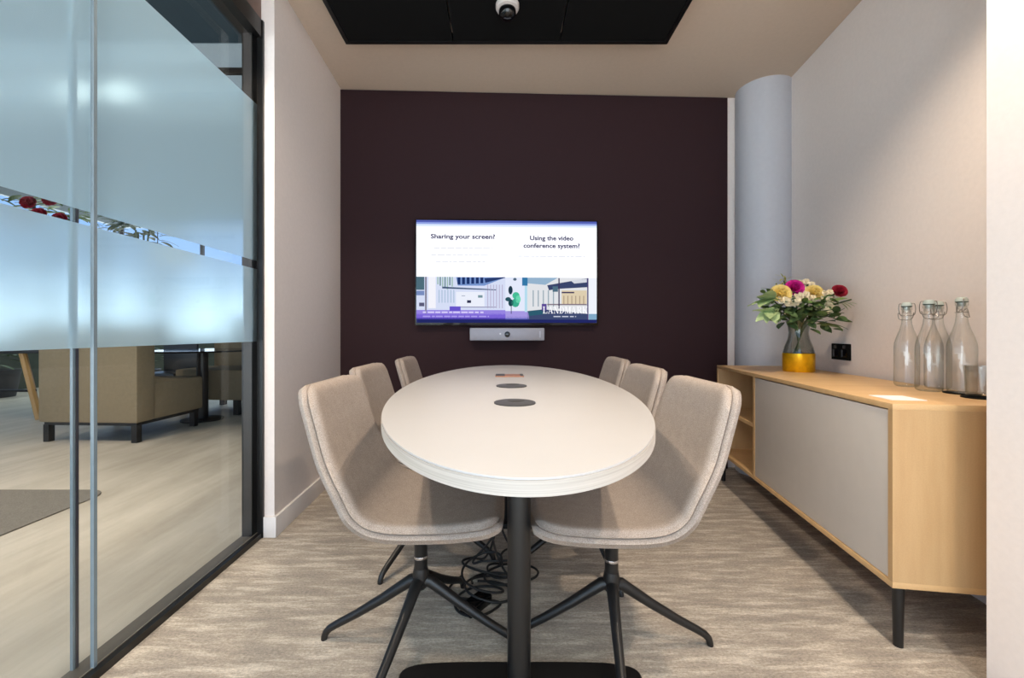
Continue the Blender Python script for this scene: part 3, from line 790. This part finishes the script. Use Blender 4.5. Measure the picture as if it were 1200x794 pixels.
# the serif wordmark, stroke by stroke (unit box 1 wide, 1 high)
def wordmark():
    mb = MB()
    G = {'L': [[(.16, 0), (.36, 0), (.36, 1), (.16, 1)], [(.02, 0), (.92, 0), (.92, .07), (.02, .07)], [(.82, 0), (.92, 0), (.92, .32), (.86, .32)], [(.02, .94), (.5, .94), (.5, 1), (.02, 1)]],
         'A': [[(.02, 0), (.10, 0), (.52, .95), (.46, 1)], [(.46, 1), (.66, 0), (.90, 0), (.56, 1)], [(.2, .3), (.74, .3), (.72, .37), (.24, .37)], [(-.04, 0), (.28, 0), (.28, .06), (-.04, .06)], [(.56, 0), (1.02, 0), (1.02, .06), (.56, .06)]],
         'N': [[(.12, 0), (.19, 0), (.19, 1), (.12, 1)], [(.12, 1), (.70, 0), (.90, 0), (.34, 1)], [(.83, 0), (.90, 0), (.90, 1), (.83, 1)], [(0, 0), (.32, 0), (.32, .06), (0, .06)], [(.68, .94), (1.04, .94), (1.04, 1), (.68, 1)], [(0, .94), (.3, .94), (.3, 1), (0, 1)]],
         'D': [[(.14, 0), (.34, 0), (.34, 1), (.14, 1)], [(.02, 0), (.5, 0), (.5, .06), (.02, .06)], [(.02, .94), (.5, .94), (.5, 1), (.02, 1)]],
         'M': [[(.08, 0), (.15, 0), (.15, 1), (.08, 1)], [(.10, 1), (.44, 0), (.54, 0), (.32, 1)], [(.46, 0), (.52, 0), (.86, 1), (.80, 1)], [(.76, 0), (.96, 0), (.96, 1), (.76, 1)], [(-.02, 0), (.26, 0), (.26, .06), (-.02, .06)], [(.66, 0), (1.06, 0), (1.06, .06), (.66, .06)], [(-.02, .94), (.3, .94), (.3, 1), (-.02, 1)], [(.78, .94), (1.06, .94), (1.06, 1), (.78, 1)]],
         'R': [[(.12, 0), (.32, 0), (.32, 1), (.12, 1)], [(.02, 0), (.46, 0), (.46, .06), (.02, .06)], [(.02, .94), (.5, .94), (.5, 1), (.02, 1)], [(.46, .5), (.66, .5), (.98, 0), (.76, 0)], [(.3, .46), (.56, .46), (.56, .53), (.3, .53)]],
         'K': [[(.12, 0), (.32, 0), (.32, 1), (.12, 1)], [(.32, .42), (.40, .40), (.90, .96), (.82, 1)], [(.42, .52), (.56, .64), (.98, 0), (.74, 0)], [(.02, 0), (.44, 0), (.44, .06), (.02, .06)], [(.02, .94), (.44, .94), (.44, 1), (.02, 1)], [(.64, 0), (1.04, 0), (1.04, .06), (.64, .06)], [(.68, .94), (1.02, .94), (1.02, 1), (.68, 1)]]}
    def arc(cx, cz, ax, az, tx, a0, a1):
        out = []
        for k in range(10):
            p = []
            for a, sc_ in ((a0+(a1-a0)*k/10, 1), (a0+(a1-a0)*(k+1)/10, 1), (a0+(a1-a0)*(k+1)/10, 0), (a0+(a1-a0)*k/10, 0)):
                rx, rz_ = (ax, az) if sc_ else (ax-tx, az-0.06); p.append((cx+rx*math.cos(a), cz+rz_*math.sin(a)))
            out.append(p)
        return out
    G['D'] += arc(.44, .5, .5, .5, .2, -PI/2, PI/2); G['R'] += arc(.46, .74, .42, .26, .19, -PI/2, PI/2)
    adv = 0
    for ch in 'LANDMARK':
        w = {'M': 1.12}.get(ch, 0.95)
        for p in G[ch]: mb.poly([((adv+x*w*0.95), 0, z) for x, z in p])
        adv += w*1.06
    x0, x1, y0, y1 = 775, 1026, 598, 560
    kx = (sx(x1)-sx(x0))/adv; kz = sz(y1)-sz(y0)
    mb.v = [(sx(x0)+x*kx, YS-0.0012, sz(y0)+z*kz) for x, _, z in mb.v]
    return mb
wordmark().build('display_text', emit('display_wordmark', (246, 246, 252), 1.1), tv, merge=False)

vb = empty('video_bar', (0.04, backY(0.04)-0.019, 0.936), ANG, label='grey video conference bar with a round camera below the screen', cat='video bar')
MB().box(-0.251, 0.251, -0.07, -0.001, -0.043, 0.043).build('bar_body', M['silver'], vb, bevel=0.008)
ln = MB()
ln.lathe([(0, 0), (0.019, 0), (0.019, 0.006), (0.013, 0.007), (0.010, 0.004), (0, 0.005)], 28)
ln.v = [(x, -0.070-z, y) for x, y, z in ln.v]
ln.build('camera_lens', M['blackgloss'], vb, True)
l2 = MB().lathe([(0, 0), (0.006, 0), (0.006, 0.002), (0, 0.003)], 16); l2.v = [(x-0.047, -0.070-z, y+0.003) for x, y, z in l2.v]
l2.build('sensor_dot', plain('sensor_dot', (206, 208, 214), 0.4), vb, True)
MB().box(0.215, 0.225, -0.0712, -0.0695, -0.022, 0.022).build('status_light', plain('status_strip', (176, 178, 190), 0.4), vb)

# ------------------------------------------------------------------ cables under the table
def cable(pts, lb, r=0.0042):
    o = MB().tube(catmull(pts, 8), r, 8).build('power_cable', M['rubber'], None, True); tag(o, lb, 'cable', 'black cables under the table'); return o
CB = ['black cable dropping from the table and looping left on the carpet', 'black cable lying in the outermost loop of the tangle', 'black cable coiled tightly behind the front pedestal', 'black cable reaching right past the front pedestal']
for k in range(4):
    r_ = random.Random(40+k); cx, cy = -0.075+0.03*k-(0.0 if k < 3 else -0.02), 1.52+0.045*k
    pts = [(0.0+0.012*k, 1.56+0.035*k, 0.676), (-0.01+0.012*k, 1.56+0.035*k, 0.45), (-0.03+0.01*k, 1.55+0.03*k, 0.22)]
    n = 23; tx, ty = r_.uniform(-0.5, 0.5), r_.uniform(-0.5, 0.5)
    for i in range(n):
        a = 2*PI*i/11+k*1.7; g = i/n
        ra = 0.075+0.02*math.sin(i*0.37+k)+(0.02 if k == 1 else 0); rb = 0.055+0.02*math.cos(i*0.29+k)
        px_, py_ = cx+0.03*math.sin(i*0.21)+math.cos(a)*ra, cy+0.03*math.cos(i*0.17)+math.sin(a)*rb
        pts.append((px_, py_, max(0.006+0.009*k, 0.10*(1-g)**1.3+tx*(px_-cx)+ty*(py_-cy)*(1-g))))
    if k == 0: pts += [(-0.17, 1.50, 0.02), (-0.19, 1.58, 0.006), (-0.15, 1.66, 0.006)]
    if k == 3: pts += [(0.06, 1.58, 0.05), (0.085, 1.66, 0.034), (0.05, 1.76, 0.034)]
    cable(pts, CB[k])
pa = empty('power_adapter', (-0.085, 1.47, 0), 0.9, label='black power adapter brick lying among the cables under the table', cat='adapter')
MB().box(-0.055, 0.055, -0.026, 0.026, 0, 0.032).build('adapter_body', M['blackgloss'], pa, bevel=0.005)
MB().tube([(0.053, 0, 0.016), (0.075, 0, 0.016)], [0.006, 0.004], 10).build('cord_relief', M['rubber'], pa, True)

# ------------------------------------------------------------------ the lounge beyond the glass
S(MB().box(-8.0, -1.126, -1.3, 9.0, -0.05, -0.0005).build('floor_lounge', M['lfloor']))
S(MB().box(-8.0, -1.19, -1.3, 9.0, 3.30, 3.36).build('ceiling_lounge', M['loungeceil']))
S(MB().box(-8.0, -1.19, 2.66, 2.95, 2.40, 3.30).build('trim_1', M['loungewall']))
S(MB().box(-8.0, -1.19, 2.645, 2.66, 2.55, 2.59).build('trim_2', M['blackmat']))
S(MB().box(-1.19, -1.10, 3.08, 9.0, 0, 3.30).build('wall_lounge', M['loungewall']))
def winwall(name, along, fixed, a0, a1, n):
    w = S(empty(name))
    def bx(u0, u1, t0, t1, z0, z1):
        return MB().box(fixed-t0, fixed+t1, u0, u1, z0, z1) if along == 'y' else MB().box(u0, u1, fixed-t0, fixed+t1, z0, z1)
    bx(a0, a1, 0.04, 0.04, 0, 0.86).build('sill_wall', M['sill'], w)
    bx(a0, a1, 0.04, 0.04, 3.15, 3.30).build('head', M['loungewall'], w)
    bx(a0, a1, 0.03, 0.03, 1.06, 1.11).build('transom', M['frame'], w)
    for i in range(n+1):
        u = a0+(a1-a0)*i/n; bx(max(u-0.03, a0), min(u+0.03, a1), 0.03, 0.03, 0.86, 3.15).build('mullion', M['frame'], w)
    for i in range(n):
        u0 = a0+(a1-a0)*i/n+0.03; u1 = a0+(a1-a0)*(i+1)/n-0.03
        mb = MB()
        if along == 'y': mb.poly([(fixed, u0, 0.86), (fixed, u1, 0.86), (fixed, u1, 3.15), (fixed, u0, 3.15)])
        else: mb.poly([(u0, fixed, 0.86), (u1, fixed, 0.86), (u1, fixed, 3.15), (u0, fixed, 3.15)])
        mb.build('window_glass', M['glass'], w)
winwall('window_2', 'y', -8.0, -1.3, 9.0, 6)
winwall('window_3', 'x', 9.0, -8.0, -1.19, 4)
S(MB().box(-8.0, -1.19, -1.3, 2.66, 2.75, 2.81).build('ceiling_corridor', M['loungeceil']))
# inlaid rug, rounded corner
rp = [(-4.6, -1.2), (-2.33, -1.2)]
for k in range(9):
    a = k/8*PI/2; rp.append((-2.33-0.12+0.12*math.cos(a), 2.56-0.12+0.12*math.sin(a)))
rp += [(-4.6, 2.56)]
tag(MB().prism(rp, -0.0004, 0.006).build('area_rug', M['rug']), 'dark grey area rug with a rounded corner on the lounge floor', 'rug')

def rbox(name, m, par, x0, x1, y0, y1, z0, z1, bev=0.03):
    return MB().box(x0, x1, y0, y1, z0, z1).build(name, m, par, bevel=bev)
# armchair seen from behind
ac = empty('armchair', (-3.115, 3.66, 0), R(-3), label='olive grey armchair seen from behind through the lower glass', cat='armchair')
rbox('backrest', M['olive'], ac, -0.88, 0.02, -0.03, 0.16, 0.17, 1.02)
rbox('seat', M['olive'], ac, -0.87, 0.01, 0.155, 0.74, 0.17, 0.50)
rbox('armrest', M['olive'], ac, -0.88, -0.74, 0.15, 0.70, 0.30, 0.72)
MB().box(-0.85, -0.01, 0.0, 0.70, 0.145, 0.172).build('base_frame', M['black'], ac)
for x in (-0.83, -0.03):
    for y in (0.02, 0.66):
        MB().box(x-0.025, x+0.025, y-0.025, y+0.025, 0, 0.15).build('leg', M['black'], ac)
# round table
ct = empty('cafe_table', (-3.245, 4.64, 0), label='round black pedestal table beside the lounge armchair', cat='table')
MB().lathe([(0, 0.742), (0.485, 0.742), (0.49, 0.75), (0.485, 0.758), (0, 0.758)], 56).build('tabletop', M['blackgloss'], ct, True)
MB().lathe([(0.055, 0.02), (0.055, 0.742)], 24).build('column', M['black'], ct, True)
MB().lathe([(0, 0), (0.20, 0), (0.20, 0.012), (0.06, 0.02), (0, 0.02)], 40).build('base', M['black'], ct, True)
# sofa facing the table
sf = empty('sofa', (-3.76, 4.92, 0), R(-4), label='long olive grey sofa behind the round table, facing the glass', cat='sofa')
rbox('seat', M['olive'], sf, 0, 1.9, 0, 0.62, 0.17, 0.52, 0.025)
rbox('backrest', M['olive'], sf, 0, 1.9, 0.60, 0.78, 0.17, 1.15, 0.03)
for x in (0.06, 0.72, 1.84):
    for y in (0.05, 0.70):
        MB().box(x-0.03, x+0.03, y-0.03, y+0.03, 0, 0.175).build('leg', M['black'], sf)
# long high table with oak trestle
lt = empty('trestle_table', (-5.05, 4.62, 0), label='long dark table on slanted oak legs left of the armchair', cat='table')
MB().box(-2.4, 0.06, -0.02, 0.72, 0.72, 0.765).build('tabletop', M['black'], lt, bevel=0.003)
for y in (0.03, 0.66):
    for x, s in ((-0.16, 1), (-2.2, -1)):
        MB().tube([(x, y, 0.72), (x+s*0.18, y, 0.0)], 0.032, 8).build('leg', M['oak'], lt)
MB().box(-2.32, -0.03, 0.02, 0.05, 0.30, 0.325).build('stretcher', M['black'], lt)
# a stool in black behind the round table
sl = empty('side_chair', (-4.0, 5.15, 0), label='black boxy side chair left of the sofa behind the table', cat='chair')
MB().box(-0.21, 0.21, -0.21, 0.21, 0.42, 0.47).build('seat', M['black'], sl, bevel=0.01)
MB().box(-0.21, 0.21, 0.17, 0.21, 0.47, 0.84).build('backrest', M['black'], sl, bevel=0.01)
for x in (-0.18, 0.18):
    for y in (-0.18, 0.18): MB().tube([(x, y, 0), (x, y, 0.42)], 0.014, 8).build('leg', M['black'], sl)
# planter screen: dark planting behind the trestle table
def plant(x, y, h, lb, red=False, seed=0):
    r_ = random.Random(seed)
    o = empty('potted_plant', (x, y, 0), label=lb, cat='plant', group='lounge plants by the windows')
    MB().lathe([(0, 0), (0.20, 0), (0.26, 0.40), (0.24, 0.40), (0.22, 0.36), (0, 0.36)], 24).build('pot', M['pot'], o, True)
    mb = MB()
    for k in range(5): mb.tube([(r_.uniform(-.08, .08), r_.uniform(-.08, .08), 0.35), (r_.uniform(-.15, .15), r_.uniform(-.15, .15), h*0.85)], 0.012, 6)
    mb.build('stem', M['stem'], o, True)
    mb = MB()
    for k in range(300):
        z = 0.42+(h-0.42)*r_.random()**0.55; a = r_.uniform(0, 2*PI); q = r_.uniform(0, 0.32)
        leaf(mb, (math.cos(a)*q, math.sin(a)*q, z), (math.cos(a), math.sin(a), r_.uniform(-0.2, 0.8)), r_.uniform(0.14, 0.24), r_.uniform(0.06, 0.1), 0.35)
    mb.build('foliage', M['leafdark'] if seed % 2 else M['leaf'], o, True, merge=False)
    if red:
        mb = MB()
        for k in range(6): bloom(mb, (r_.uniform(-.2, .2), -0.36+r_.uniform(-.05, .05), 2.55+r_.uniform(-.15, .25)), (0.3, -1, 0.3), 0.09, 3, 7)
        mb.build('blossom', M['red'], o, True, merge=False)
plant(-7.4, 6.25, 2.95, 'tall leafy green plant at the far left of the lounge windows', False, 1)
plant(-6.3, 6.25, 2.95, 'tall leafy plant with red blossoms between two green lounge plants', True, 2)
plant(-5.3, 6.25, 2.85, 'tall leafy green plant right of the red flowering plant', False, 3)
pl = empty('pendant_lamp', (-3.62, 4.5, 1.87), label='white dome pendant lamp glimpsed through the clear slit in the frosting', cat='lamp')
MB().lathe([(0, 0), (0.05, -0.004), (0.12, -0.03), (0.18, -0.08), (0.21, -0.16), (0.205, -0.16), (0.17, -0.08), (0, -0.02)], 40).build('lamp_shade', plain('white_shade', (245, 244, 240), 0.5), pl, True)
MB().tube([(0, 0, -0.002), (0, 0, 1.43)], 0.004, 8).build('cord', M['black'], pl)
bl = MB().ball((0, 0, -0.09), 0.045, 16, 10).build('bulb', emit('bulb_glow', (255, 240, 220), 6.0), pl, True)
